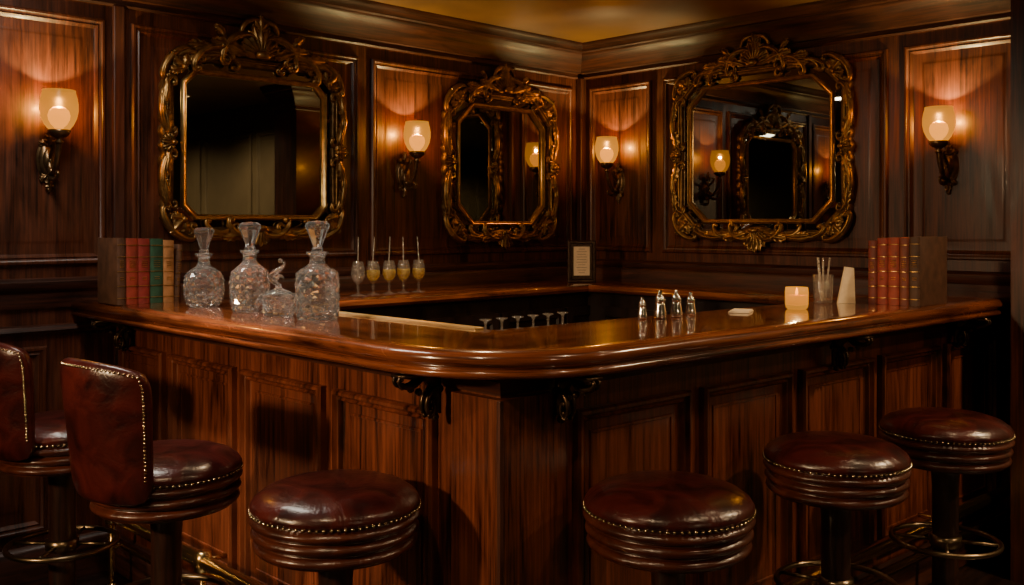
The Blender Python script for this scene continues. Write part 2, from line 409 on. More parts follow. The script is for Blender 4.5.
barchild('top_moulding',path_extrude('top_moulding',bodyout,[(0,-.05),(.008,-.05),(.012,-.03),(.03,-.012),(.03,-.003),(0,-.003)],[M_trimY,M_trimX],ZC-.07,matfn=lambda i:i))
fL=lambda u,h,z:(bx-h,u,z)
pn=Vector((dr.y,-dr.x)); 
if pn.y>0: pn=-pn
q0=bodyout[1]
def fR(u,h,z):
    p=q0+dr*u+pn*h
    return (p.x,p.y,z)
BPROF=[(0,0),(0,.020),(.005,.028),(.013,.029),(.018,.016),(.023,.012),(.029,.018),(.034,.004),(.037,.001),(.062,.001),(.064,.005),(.070,.005),(.072,.001)]
for u0,u1 in((-.49,-.06),(-1.03,-.55),(-1.57,-1.09),(-2.09,-1.63)):
    bm=bmesh.new(); rect_mould(bm,fL,u0,u1,.22,.945,BPROF)
    barchild('front_panel',finish(bm,'front_panel',M_barL,False))
u=.25
while u<2.85:
    w_=min(.47,2.88-u)
    if w_>.3:
        bm=bmesh.new(); rect_mould(bm,fR,u,u+w_,.22,.945,BPROF)
        barchild('front_panel',finish(bm,'front_panel',M_barR,False))
    u+=.535
bm=bmesh.new()
pad=[q0+Vector((0,.155)),q0,q0+dr*.170]
po=offs(pad,.026)
prism(bm,pad+po[::-1],.165,1.004,lambda i:1 if i in(1,3) else 0)
barchild('corner_post',finish(bm,'corner_post',[M_barL,M_barR],False))
bm=bmesh.new(); oc=po[1]
box(bm,oc.x-.003,oc.x+.010,oc.y-.003,oc.y+.010,.166,1.003,0,.002)
barchild('corner_bead',finish(bm,'corner_bead',M_trimZ,False))

def vol(kind='C',n=48,a=1.3,b=15,p=4,ds=None):
    def integ(sgn):
        x=y=th=0; out=[]; N=n//2; h=1.0/N
        for i in range(N+1):
            out.append((x*sgn,y)); s=i*h
            k=-(a+b*s**p); 
            th+=k*h; x+=math.cos(th)*h; y+=math.sin(th)*h
        return out
    Rr=integ(1); Lf=integ(-1)
    if kind=='S': Lf=[(x,-y) for x,y in Lf]
    pts=Lf[::-1]+Rr[1:]
    w=max(q[0] for q in pts)-min(q[0] for q in pts)
    return [(q[0]/w,q[1]/w) for q in pts]
VC=vol('C',56,1.2,26,6); VS=vol('S',56,.6,26,6)
def scroll(bm,c,ang,w,r,kind='C',flip=1,y=-.03,mi=0,plane=None,seg=8,bulge=.012,squash=1.0):
    T=VC if kind=='C' else VS
    n=len(T); P=[];Rd=[]
    for i,(x,z) in enumerate(T):
        s=abs(i/(n-1)*2-1)
        x*=w; z*=w*flip*squash
        X=c[0]+x*math.cos(ang)-z*math.sin(ang); Z=c[1]+x*math.sin(ang)+z*math.cos(ang)
        q=(X,y-bulge*(1-s),Z)
        P.append(plane(q) if plane else q); Rd.append(r*(1-.5*s**1.5))
    tube(bm,P,Rd,seg,mi)
    for k in(0,-1): ball(bm,P[k],r*.85,mi,2)
def dscroll(bm,c,ang,w,r,**k):
    scroll(bm,c,ang,w,r,**k)
    y=k.get('y',-.03); kk=dict(k); kk['y']=y-r*.75
    scroll(bm,c,ang,w*.97,r*.42,**kk)
def leaf(bm,c,ang,ln,w,y=-.03,bend=0.0,h=.018,lobes=4,curl=.012):
    nt=24; ns=8; G=[]
    cx,cz=c; th=ang; pts=[]
    for i in range(nt+1):
        pts.append((cx,cz,th)); cx+=math.cos(th)*ln/nt; cz+=math.sin(th)*ln/nt; th+=bend/nt
    for i,(px,pz,a) in enumerate(pts):
        t=i/nt; row=[]
        wd=w*(math.sin(pi*min(1,t*.93+.07))**.6)*(.74+.34*abs(math.sin(t*pi*lobes)))
        for j in range(ns+1):
            s=-1+2*j/ns
            fx=abs(s)*.14*ln*math.sin(pi*t)
            ox=math.cos(a)*fx-math.sin(a)*s*wd; oz=math.sin(a)*fx+math.cos(a)*s*wd
            hh=h*math.sin(pi*min(1,.1+t*.9))*(1-.75*s*s)+.004*math.cos(s*pi*2)+curl*t**3+.003*math.cos(t*pi*lobes*2)*abs(s)
            row.append(bm.verts.new((px+ox,y-hh,pz+oz)))
        G.append(row)
    for i in range(nt):
        for j in range(ns): bm.faces.new((G[i][j],G[i+1][j],G[i+1][j+1],G[i][j+1]))
def leaves(bm,c,ang,spread,n,ln,w,y=-.03,bend=.5,**k):
    for i in range(n):
        t=(i/(n-1)-.5)*2 if n>1 else 0
        leaf(bm,c,ang+t*spread/2,ln*(1-.3*abs(t)**1.5),w,y+.006*abs(t),bend=bend*t,**k)
def corbelmesh():
    bm=bmesh.new()
    prof=[(0,0),(.130,0),(.132,-.008),(.10,-.013),(.07,-.018),(.040,-.030),(.024,-.052),(.016,-.085),(.010,-.108),(0,-.112)]
    a=[bm.verts.new((x,-.011,z)) for x,z in prof]; b=[bm.verts.new((x,.011,z)) for x,z in prof]
    kk=len(prof)
    for i in range(kk): bm.faces.new((a[i],a[(i+1)%kk],b[(i+1)%kk],b[i]))
    bm.faces.new(a); bm.faces.new(b)
    for sy in(-.010,.010):
        scroll(bm,(.088,-.030),-.30,.085,.0075,'C',-1,y=sy,bulge=0)
        scroll(bm,(.040,-.062),-1.0,.075,.0075,'C',1,y=sy,bulge=0)
        scroll(bm,(.022,-.098),-1.4,.042,.006,'C',-1,y=sy,bulge=0)
    box(bm,-.002,.135,-.024,.024,-.008,0)
    for i in range(4): ball(bm,(.118-.026*i,0,-.030-.010*i),.010,0,2)
    ball(bm,(.012,0,-.120),.011,0,2)
    return finish(bm,'corbel',M_corbel)
cm=corbelmesh()
zt=ZC-.0735
for y in(-.21,-2.13):
    o=obj('corbel',cm,parent=bar,loc=(bx-.031-BO[0],y-BO[1],zt),rot=(0,0,pi),label='carved dark bronze scroll bracket')
for x in(-2.765,-1.44,-.50):
    p=Vector((x,yR(x,.18)))+pn*.031
    obj('corbel',cm,parent=bar,loc=(p.x-BO[0],p.y-BO[1],zt),rot=(0,0,math.atan2(pn.y,pn.x)),label='carved dark bronze scroll bracket')
bm=bmesh.new(); box(bm,-2.69,-.6,-2.11,-1.80,1.0,1.02,0,.002)
barchild('inner_ledge',finish(bm,'inner_ledge',M_black,False))

# foot rail
fr=empty('foot_rail',(-3.09,-.3,0),label='brass foot rail running around the bar base',category='foot rail')
ro=offs(bodyout,.11)
c0=ro[1]; rr=.14
path=[Vector((ro[0].x,-.12)),c0+Vector((0,rr))]
for i in range(1,8):
    t=i/8; A=c0+Vector((0,rr)); B=c0+dr*rr
    path.append(A*(1-t)**2+c0*2*t*(1-t)+B*t*t)
path.append(c0+dr*rr); path.append(ro[2])
bm=bmesh.new(); tube(bm,[(p.x+3.09,p.y+.3,.30) for p in path],.024,12); ball(bm,(path[0].x+3.09,.18,.30),.032,0,2)
obj('rail_tube',finish(bm,'rail_tube',M_brass),parent=fr)
bm=bmesh.new(); tube(bm,[(p.x+3.09,p.y+.3,.17) for p in offs(path,-.045)],.014,10)
obj('rail_tube',finish(bm,'rail_tube',M_brass),parent=fr)
def bracket():
    bm=bmesh.new(); tube(bm,[(0,0,.0),(0,0,.275)],.012,10); lathe(bm,[(0,0),(.04,0),(.04,.008),(.02,.02),(.012,.03)],20); lathe(bm,[(.0,.262),(.027,.268),(.031,.30),(.027,.332),(0,.338)],16)
    tube(bm,[(0,0,.17),(.05,0,.17)],.009,8); tube(bm,[(0,0,.30),(.085,0,.30)],.009,8)
    return finish(bm,'rail_bracket',M_brass)
bk=bracket()
for y in(-.25,-1.0,-1.72): obj('rail_bracket',bk,parent=fr,loc=(ro[0].x+3.09,y+.3,0.001))
for x in(-2.25,-1.6,-.8):
    p=Vector((x,yR(x,.18)))+pn*.11
    obj('rail_bracket',bk,parent=fr,loc=(p.x+3.09,p.y+.3,0.001),rot=(0,0,pi/2))

# ------------------------------------------------------------------ back bar
bb=empty('back_bar',(-.3,-.3,0),label='dark back bar cabinet lining the two walls under the mirrors',category='cabinet')
ZB2=1.10
BP=[Vector((-2.66,-.03)),Vector((-.03,-.03)),Vector((-.03,-2.12))]
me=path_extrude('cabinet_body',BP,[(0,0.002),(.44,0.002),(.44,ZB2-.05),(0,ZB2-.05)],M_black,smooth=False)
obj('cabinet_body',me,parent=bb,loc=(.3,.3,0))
fB=lambda u,h,z:(u,-.47-h,z); fC=lambda u,h,z:(-.47-h,u,z)
def door(fn,u0,u1,hu):
    bm=bmesh.new(); rect_mould(bm,fn,u0,u1,.15,.98,[(0,0),(0,.018),(.05,.018),(.058,.006),(.09,.006)])
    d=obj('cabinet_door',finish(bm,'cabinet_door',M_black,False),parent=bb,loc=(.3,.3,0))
    bm=bmesh.new(); c=fn(hu,.03,.62); ball(bm,c,.014,0,2); tube(bm,[fn(hu,.015,.62),c],.006)
    obj('door_knob',finish(bm,'door_knob',M_brass),parent=d)
x=-2.62
while x<-.6: door(fB,x,x+.47,x+(.43 if int((x+2.62)/.49+.5)%2==0 else .04)); x+=.49
y=-.56
while y>-1.9: door(fC,y-.47,y,y-.43); y-=.49
me=path_extrude('back_countertop',BP,[(0,0),(.47,0),(.485,.008),(.49,.02),(.485,.034),(.47,.045),(0,.045)],[M_topX,M_topY],ZB2-.045,matfn=lambda i:i)
obj('back_countertop',me,label='polished mahogany back bar countertop with rounded edge',category='countertop')
me=path_extrude('back_splash',BP,[(0.0,0),(.02,0),(.02,.06),(.012,.075),(0,.08)],[M_trimX,M_trimY],ZB2,matfn=lambda i:i)
obj('back_splash',me,parent=bb,loc=(.3,.3,0))

# ------------------------------------------------------------------ mirrors
def octo(w,h,c):
    return [(-w+c,-h),(w-c,-h),(w,-h+c),(w,h-c),(w-c,h),(-w+c,h),(-w,h-c),(-w,-h+c)]
def densify(poly,step=.03):
    out=[];k=len(poly)
    for i in range(k):
        a=poly[i];b=poly[(i+1)%k]; l=math.dist(a,b); m=max(1,int(l/step))
        for j in range(m): out.append((a[0]+(b[0]-a[0])*j/m,a[1]+(b[1]-a[1])*j/m))
    return out
def mirror(loc,rotz,gw,gh,ch,crest,bot,label):
    e=empty('wall_mirror',loc,rotz,label=label,category='mirror')
    bd=.08
    bm=bmesh.new(); po=octo(gw+bd,gh+bd,ch+.03)
    a=[bm.verts.new((x,-.004,z)) for x,z in po]; b=[bm.verts.new((x,-.018,z)) for x,z in po]
    for i in range(8): bm.faces.new((a[i],a[(i+1)%8],b[(i+1)%8],b[i]))
    bm.faces.new(a); bm.faces.new(b)
    obj('backboard',finish(bm,'backboard',M_dkwood,False),parent=e)
    bm=bmesh.new(); po=octo(gw,gh,ch); bm.faces.new([bm.verts.new((x,-.024,z)) for x,z in po])
    bmesh.ops.recalc_face_normals(bm,faces=bm.faces)
    obj('mirror_glass',finish(bm,'mirror_glass',M_mirror,False),parent=e)
    bm=bmesh.new(); o1=octo(gw+.018,gh+.018,ch+.008); o2=octo(gw+.070,gh+.070,ch+.030)
    for i in range(8):
        k=(i+1)%8
        vs=[(o1[i][0],-.030,o1[i][1]),(o1[k][0],-.030,o1[k][1]),(o2[k][0],-.022,o2[k][1]),(o2[i][0],-.022,o2[i][1])]
        bm.faces.new([bm.verts.new(v) for v in vs])
    obj('border_glass',finish(bm,'border_glass',M_mirror,False),parent=e)
    bm=bmesh.new(); prof=[(-.002,-.022),(-.002,-.036),(.002,-.041),(.005,-.038),(.009,-.045),(.014,-.048),(.019,-.045),(.023,-.036),(.024,-.028)]
    Ls=[]
    for o_,y in prof: Ls.append([bm.verts.new((x,y,z)) for x,z in octo(gw+o_,gh+o_,ch+o_*.41)])
    for A,B in zip(Ls,Ls[1:]):
        for i in range(8): bm.faces.new((A[i],A[(i+1)%8],B[(i+1)%8],B[i]))
    obj('frame_moulding',autosmooth(finish(bm,'frame_moulding',M_gold),50),parent=e)
    bm=bmesh.new()
    D=densify(octo(gw+.084,gh+.084,ch+.036),.010); N_=len(D)
    W=gw+.088; Hh=gh+.088
    bp=[(-.032,-.022,0),(-.030,-.034,0),(-.020,-.040,0),(-.008,-.036,0),(.004,-.042,.4),(.014,-.038,.7),(.022,-.022,1),(.022,-.002,1)]
    Ls=[]
    for o_,yy,lw in bp:
        ring=[]
        for i,(x,z) in enumerate(D):
            l=math.hypot(x,z); nx,nz=x/l,z/l
            q=o_+.011*abs(math.sin(i*pi/6))*lw
            ring.append(bm.verts.new((x+nx*q,yy,z+nz*q)))
        Ls.append(ring)
    for P,Q in zip(Ls,Ls[1:]):
        for i in range(N_): bm.faces.new((P[i],P[(i+1)%N_],Q[(i+1)%N_],Q[i]))
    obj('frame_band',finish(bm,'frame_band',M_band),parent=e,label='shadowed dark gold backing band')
    bm=bmesh.new()
    y0=-.036
    for sx in(-1,1):
        out=-sx*pi/2
        o0=0 if sx>0 else pi
        for sz in(-1,1):
            dscroll(bm,(sx*(W+.026),sz*Hh*.40),out,Hh*.64,.0175,kind='C',y=y0,squash=.66)
            leaf(bm,(sx*(W-.002),sz*.020),sz*pi/2,.14,.025,y=y0-.008,bend=-sz*sx*.40,lobes=5)
            leaf(bm,(sx*(W+.008),sz*Hh*.70),-sz*pi/2,.13,.022,y=y0-.014,bend=sz*sx*.25,lobes=5)
            dscroll(bm,(sx*(W-.020),sz*(Hh-.020)),(-sx*pi/4 if sz>0 else sx*pi/4+pi),.19,.0190,kind='C',y=y0,squash=.78)
            leaves(bm,(sx*(W-.075),sz*(Hh-.075)),math.atan2(sz,sx),1.5,3,.100,.024,y=y0-.012,bend=.4,lobes=4)
            ball(bm,(sx*(W-.068),y0-.026,sz*(Hh-.068)),.013,0,2)
            dscroll(bm,(sx*W*.50,sz*(Hh+.014)),0 if sz>0 else pi,W*.54,.0160,kind='C',y=y0,squash=.66)
            leaf(bm,(sx*W*.36,sz*(Hh+.004)),0 if sx>0 else pi,.14,.022,y=y0-.012,bend=-sx*sz*.2,lobes=5)
        leaves(bm,(sx*(W-.024),0),o0,2.3,7,.064,.015,y=y0-.014,bend=.3,lobes=3)
        ball(bm,(sx*(W-.020),y0-.032,0),.013,0,2)
    ring=densify(octo(gw+.078,gh+.078,ch+.034),.03)
    tube(bm,[(x,-.040,z) for x,z in ring],.006,6,closed=True)
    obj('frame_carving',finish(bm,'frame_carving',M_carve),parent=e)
    bm=bmesh.new(); k=crest/.28
    z0=gh+.085
    n=30; A=[];B=[]
    for i in range(n):
        a=2*pi*i/n; rx=.17*k if math.sin(a)<.3 else .115*k; A.append(bm.verts.new((rx*math.cos(a),-.006,z0+.055*k+.090*k*math.sin(a)))); B.append(bm.verts.new((rx*.88*math.cos(a),-.038,z0+.055*k+.078*k*math.sin(a))))
    for i in range(n): bm.faces.new((A[i],A[(i+1)%n],B[(i+1)%n],B[i]))
    bm.faces.new(B)
    leaves(bm,(0,z0+.018*k),pi/2,2.5,11,.150*k,.021*k,y=-.050,bend=.12,lobes=1,h=.024)
    ball(bm,(0,-.085,z0+.025*k),.026*k,0,2,(1.5,1,.9))
    leaves(bm,(0,z0+.130*k),pi/2,1.5,5,.085*k,.018*k,y=-.052,bend=.7,lobes=3)
    for sx in(-1,1):
        dscroll(bm,(sx*.140*k,z0+.090*k),-sx*.62,.20*k,.0195*k,kind='C',y=-.050)
        scroll(bm,(sx*.058*k,z0+.180*k),-sx*.5,.11*k,.015*k,'C',1,y=-.046)
        dscroll(bm,(sx*.250*k,z0+.034*k),-sx*.38,.20*k,.0180*k,kind='C',y=-.046)
        scroll(bm,(sx*.345*k,z0+.008*k),-sx*.2,.13*k,.014*k,'C',1,y=-.040)
        leaf(bm,(sx*.07*k,z0+.022*k),(pi/2-sx*1.15),.19*k,.030*k,y=-.058,bend=-sx*.4,lobes=6)
        leaf(bm,(sx*.20*k,z0+.018*k),(pi/2-sx*1.25),.16*k,.025*k,y=-.050,bend=-sx*.4,lobes=6)
        leaf(bm,(sx*.175*k,z0+.080*k),(pi/2-sx*.3),.085*k,.020*k,y=-.050,bend=-sx*1.1,lobes=4)
        ball(bm,(sx*.190*k,-.068,z0+.050*k),.014*k,0,2)
    obj('frame_crest',finish(bm,'frame_crest',M_carve),parent=e,label='carved gilt shell and scroll crest')
    bm=bmesh.new(); k=bot/.12; z1=-(gh+.07)
    n=24; A=[];B=[]
    for i in range(n):
        a=2*pi*i/n; A.append(bm.verts.new((.12*math.cos(a),-.006,z1-.008+.034*k*math.sin(a)))); B.append(bm.verts.new((.10*math.cos(a),-.036,z1-.008+.026*k*math.sin(a))))
    for i in range(n): bm.faces.new((A[i],A[(i+1)%n],B[(i+1)%n],B[i]))
    bm.faces.new(B)
    leaves(bm,(0,z1+.012),-pi/2,2.4,9,.086*k,.017,y=-.046,bend=.15,lobes=1); ball(bm,(0,-.072,z1+.01),.018,0,2,(1.5,1,.8))
    for sx in(-1,1):
        dscroll(bm,(sx*.100,z1-.022*k),pi+sx*.35,.15,.0165,kind='C',y=-.046)
        scroll(bm,(sx*.21,z1-.010*k),pi+sx*.2,.12,.014,'C',1,y=-.042)
        leaf(bm,(sx*.05,z1-.002),-pi/2+sx*1.2,.15,.023,y=-.052,bend=sx*.4,lobes=5)
    obj('frame_pendant',finish(bm,'frame_pendant',M_carve),parent=e)
    return e
mirror((-2.28,0,1.785),0,.35,.31,.05,.28,.12,'ornate gilt rococo mirror with carved crest above the decanters')
mirror((-.715,0,1.77),0,.325,.32,.10,.23,.14,'octagonal gilt rococo mirror between sconce and room corner')
mirror((0,-1.277,1.82),-pi/2,.42,.36,.10,.25,.17,'large octagonal gilt rococo mirror with carved crest')

# ------------------------------------------------------------------ sconces
def sconce_meshes():
    bm=bmesh.new()
    for sc,y0,y1 in((1,0,-.010),(.78,-.010,-.018),(.5,-.018,-.028)):
        A=[];B=[]
        for i in range(28):
            a=2*pi*i/28; A.append(bm.verts.new((.048*sc*math.cos(a),y0,.088*sc*math.sin(a)))); B.append(bm.verts.new((.044*sc*math.cos(a),y1,.083*sc*math.sin(a))))
        for i in range(28): bm.faces.new((A[i],A[(i+1)%28],B[(i+1)%28],B[i]))
        bm.faces.new(B)
    leaves(bm,(0,.050),pi/2,1.8,3,.065,.016,y=-.012); leaves(bm,(0,-.055),-pi/2,1.4,3,.065,.016,y=-.012)
    ball(bm,(0,-.012,-.12),.011,0,2)
    plate=finish(bm,'backplate',M_bronze)
    bm=bmesh.new()
    P=[];n=26
    for i in range(n+1):
        t=i/n
        y=-.02-.105*(1-math.cos(pi*t))/2; z=.0-.055*math.sin(pi*min(1,t*1.1))+.065*max(0,t-.45)/.55
        P.append((0,y,z))
    tube(bm,P,[.013-.003*math.sin(pi*i/n) for i in range(n+1)],10)
    pl=lambda q:(q[1],q[0],q[2])
    scroll(bm,(-.06,-.080),.25,.10,.010,'C',-1,y=0,bulge=0,plane=pl)
    scroll(bm,(-.05,.03),-.6,.08,.008,'S',1,y=0,bulge=0,plane=pl)
    ball(bm,(0,-.045,-.05),.017,0,2)
    lathe(bm,[(0,-.0),(.012,.0),(.018,.008),(.010,.016),(.014,.022),(.030,.030),(.040,.040),(.043,.052),(.040,.055),(.034,.046),(0,.042)],24,c=(0,-.125,.055))
    arm=finish(bm,'arm',M_bronze)
    bm=bmesh.new()
    prof=[(.030,0),(.038,.008),(.052,.026),(.064,.052),(.070,.082),(.070,.110),(.066,.134),(.061,.152),(.0605,.162)]
    lathe(bm,prof,40,c=(0,-.125,.102))
    sh=finish(bm,'shade',M_shade)
    bm=bmesh.new(); lathe(bm,[(0,0),(.014,.0),(.018,.008),(.030,.020),(.039,.038),(.041,.054),(.036,.072),(.022,.084),(0,.089)],28,c=(0,-.125,.112))
    bl=finish(bm,'bulb',M_bulb)
    return plate,arm,sh,bl
SM=sconce_meshes()
def sconce(loc,rz,label):
    e=empty('wall_sconce',loc,rz,label=label,category='wall lamp',group='bronze wall sconces')
    obj('backplate',SM[0],parent=e); obj('arm',SM[1],parent=e); s=obj('lamp_shade',SM[2],parent=e,label='translucent amber tulip glass shade'); obj('bulb',SM[3],parent=e)
    l=bpy.data.lights.new('sconce_light','POINT'); l.energy=21; l.color=(1,.72,.28); l.shadow_soft_size=.008
    lo=bpy.data.objects.new('sconce_light',l); col.objects.link(lo); lo.parent=e; lo.location=(0,-.125,.214)
sconce((-3.195,0,1.69),0,'bronze sconce with glowing tulip shade beside first mirror panel')
sconce((-1.415,0,1.70),0,'bronze sconce with glowing tulip shade between two mirrors')
sconce((0,-.318,1.69),-pi/2,'bronze sconce with glowing tulip shade near room corner')
sconce((0,-2.27,1.70),-pi/2,'bronze sconce with glowing tulip shade above the books')

# ------------------------------------------------------------------ stools
def stool_meshes():
    d={}
    bm=bmesh.new(); lathe(bm,[(0,.797),(.06,.796),(.11,.793),(.150,.786),(.180,.775),(.200,.760),(.208,.747),(.207,.738),(.20,.733),(0,.733)],64)
    d['seat_cushion']=finish(bm,'seat_cushion',M_leather)
    bm=bmesh.new(); pr=[(0,.734),(.203,.734)]
    for k in range(3):
        z1=.729-.031*k
        for j in range(9):
            a=pi*j/8; pr.append((.192-.004*k+.018*math.sin(a)**.8,z1-.031*j/8))
    pr+=[(.185,.634),(0,.634)]
    lathe(bm,pr,64); d['seat_apron']=finish(bm,'seat_apron',M_leather2)
    bm=bmesh.new()
    for i in range(80):
        a=2*pi*i/80; ball(bm,(.2080*math.cos(a),.2080*math.sin(a),.7345),.0044)
    d['nailhead_trim']=finish(bm,'nailhead_trim',M_nail)
    bm=bmesh.new(); lathe(bm,[(0,.633),(.09,.633),(.085,.62),(.055,.61),(.045,.59),(.042,.55),(.042,.10),(.055,.07),(0,.06)],32); d['pole']=finish(bm,'pole',M_pole)
    bm=bmesh.new(); lathe(bm,[(0,.001),(.185,.001),(.19,.012),(.18,.03),(.13,.045),(.07,.06),(.05,.08),(0,.085)],48); d['base']=finish(bm,'base',M_iron)
    bm=bmesh.new(); P=[(.17*math.cos(2*pi*i/48),.17*math.sin(2*pi*i/48),.365) for i in range(48)]; tube(bm,P,.009,10,closed=True)
    for i in range(4):
        a=pi/4+pi/2*i; tube(bm,[(.03*math.cos(a),.03*math.sin(a),.365),(.17*math.cos(a),.17*math.sin(a),.365)],.006,8)
    lathe(bm,[(.042,.345),(.052,.35),(.052,.38),(.042,.385)],24)
    d['foot_ring']=finish(bm,'foot_ring',M_ring)
    bm=bmesh.new(); NU=36;NV=22; th=.058
    def P(u,v,side):
        ang=u*math.radians(50)
        hz=.690+ (v+1)/2*.385 - .030*u*u*max(0,v)
        rr=.215+.040*((v+1)/2)**1.2
        e=max(0,1-abs(u)**7)*max(0,1-abs(v)**7); t=th/2*(e**.42 if e>0 else 0)
        rr+=side*t
        return Vector((-rr*math.cos(ang),rr*math.sin(ang),hz))
    def m(u,v):
        return u*math.sqrt(1-.22*v**8),v*math.sqrt(1-.10*u**8)
    g={}
    for s in(1,-1):
        for i in range(NU+1):
            for j in range(NV+1):
                u=-1+2*i/NU; v=-1+2*j/NV
                u=math.sin(u*pi/2); v=math.sin(v*pi/2)
                uu,vv=m(u,v); p=P(uu,vv,s)
                if abs(u)>.9999 or abs(v)>.9999: p=P(uu,vv,0)
                g[s,i,j]=bm.verts.new(p)
        for i in range(NU):
            for j in range(NV):
                bm.faces.new((g[s,i,j],g[s,i+1,j],g[s,i+1,j+1],g[s,i,j+1]))
    bmesh.ops.remove_doubles(bm,verts=bm.verts,dist=1e-4)
    d['backrest']=finish(bm,'backrest',M_leather)
    bm=bmesh.new(); Q=[]
    n=34
    for i in range(n+1): Q.append((-.92+1.84*i/n,.92))
    for i in range(1,n-4): Q.append((.92,.92-1.84*i/n)); Q.append((-.92,.92-1.84*i/n))
    for u,v in Q:
        uu,vv=m(u,v)
        ball(bm,P(uu,vv,1.0),.0044); ball(bm,P(uu,vv,-1.0),.0041)
    d['nail_border']=finish(bm,'nail_border',M_nail)
    return d
SD=stool_meshes()
def stool(loc,rz,back,label,group):
    e=empty('bar_stool',(loc[0],loc[1],0),rz,label=label,category='bar stool',group=group)
    for k in('seat_cushion','seat_apron','nailhead_trim','pole','base','foot_ring'): obj(k,SD[k],parent=e)
    if back:
        b=obj('backrest',SD['backrest'],parent=e,label='curved oxblood leather backrest'); obj('nailhead_trim',SD['nail_border'],parent=b)
stool((-3.345,-1.385),.12,True,'oxblood leather bar stool with curved studded backrest','leather bar stools with backs')
stool((-3.38,-.68),.0,True,'oxblood leather bar stool with curved studded backrest','leather bar stools with backs')
for (x,y) in((-3.205,-2.025),(-2.625,-2.610),(-1.87,-2.665),(-1.235,-2.735)):
    stool((x,y),0.3*x,False,'round backless oxblood leather bar stool with nailhead trim','round leather bar stools')

# ------------------------------------------------------------------ decanters
def cutpush(j0,j1,amt):
    return lambda i,j: (1+amt*(1 if (i+j)%2==0 else -.5)) if j0<=j<=j1 else 1
def decanter(kind):
    bm=bmesh.new()
    if kind=='round':
        prof=[(0,0),(.050,0),(.054,.004)]+[(r,z) for r,z in((.060,.013),(.066,.030),(.069,.047),(.071,.064),(.071,.081),(.070,.098),(.067,.114),(.058,.130))]+[(.042,.143),(.027,.152),(.022,.162),(.021,.176),(.023,.186),(.032,.195),(.033,.201),(.018,.203)]
        inn=[(.014,.201),(.015,.17),(.022,.155),(.048,.128),(.059,.098),(.061,.07),(.055,.03),(.03,.022),(0,.020)]
        top=.199
    elif kind=='square':
        prof=[(0,0),(.060,0),(.064,.004)]+[(r,z) for r,z in((.066,.014),(.067,.033),(.0675,.052),(.0675,.071),(.0675,.090),(.0675,.109),(.067,.128),(.064,.146))]+[(.052,.160),(.036,.169),(.026,.177),(.023,.188),(.024,.199),(.034,.208),(.035,.214),(.018,.216)]
        inn=[(.014,.214),(.015,.18),(.030,.168),(.055,.150),(.058,.12),(.058,.07),(.056,.03),(.03,.022),(0,.020)]
        top=.212
    else:
        prof=[(0,0),(.055,0),(.059,.004)]+[(r,z) for r,z in((.062,.014),(.065,.032),(.067,.050),(.068,.068),(.069,.086),(.069,.104),(.067,.122),(.061,.140))]+[(.048,.154),(.034,.165),(.026,.174),(.023,.186),(.024,.199),(.033,.208),(.034,.214),(.018,.216)]
        inn=[(.014,.214),(.015,.18),(.026,.164),(.052,.138),(.058,.106),(.058,.07),(.054,.03),(.03,.022),(0,.020)]
        top=.212
    lathe(bm,prof,20,push=cutpush(3,10,.055),dia=(2,10))
    fs=lathe(bm,inn,32)
    for f in fs: f.smooth=True
    bmesh.ops.recalc_face_normals(bm,faces=bm.faces)
    body=finish(bm,'decanter_body',M_crystal,False,recalc=False)
    bm=bmesh.new()
    st=[(0,-.018),(.011,-.018),(.014,.002),(.018,.006),(.018,.012),(.014,.018),(.018,.030),(.026,.052),(.038,.082),(.038,.090),(.029,.098),(0,.101)]
    lathe(bm,st,8,c=(0,0,top))
    stp=finish(bm,'stopper',M_crystal,False)
    return body,stp
DR=decanter('round'); DT=decanter('tall'); DS=decanter('square')
def dec(loc,ms,s,label,rz=0):
    e=empty('crystal_decanter',(*loc,ZC+.001),rz,label=label,category='decanter',group='cut crystal decanters'); e.scale=(s[0],s[0],s[1])
    obj('decanter_body',ms[0],parent=e); obj('stopper',ms[1],parent=e,label='faceted flared crystal stopper')
dec((-2.895,-.722),DR,(1.0,.97),'squat round cut crystal decanter with flared stopper beside the books')
dec((-2.885,-1.035),DT,(.98,.99),'cut crystal decanter with diamond pattern and flared stopper',.2)
dec((-2.875,-1.437),DS,(1.0,1.0),'tall straight-sided cut crystal decanter with flared stopper',.1)
e=empty('crystal_jar',(-2.895,-1.240,ZC+.001),0,label='squat crystal jar with swirling figural stopper between decanters',category='jar')
bm=bmesh.new(); lathe(bm,[(0,0),(.047,0),(.050,.005),(.0505,.016),(.0510,.028),(.0510,.040),(.0510,.052),(.0505,.062),(.054,.068),(.054,.074),(.044,.075)],20,push=cutpush(3,6,.045),dia=(2,6)); lathe(bm,[(.043,.074),(.043,.02),(0,.016)],20)
obj('jar_body',finish(bm,'jar_body',M_crystal,False),parent=e)
bm=bmesh.new(); lathe(bm,[(0,.071),(.042,.071),(.044,.077),(.030,.084),(.012,.090),(.009,.100),(0,.102)],24)
P=[];Rd=[]
for i in range(30):
    t=i/29; P.append((0.000+.026*math.sin(t*5.2-.3)*(1-.3*t),.0-.012*math.cos(t*5),.098+.080*t)); Rd.append(.004+.008*math.sin(pi*min(1,t*1.1+.05)))
tube(bm,[(-p[0]*.7,p[0]*.7,p[2]) for p in P],Rd,10)
tube(bm,[(-.008+.03*t*.7,.008-.03*t*.7,.12+.05*t-.05*t*t) for t in [i/10 for i in range(11)]],[.010*(1-.8*i/10) for i in range(11)],8)
ball(bm,(0.004,-.004,.181),.008,0,2)
obj('stopper',finish(bm,'stopper',M_crystal,True),parent=e,label='swirling curled crystal stopper')

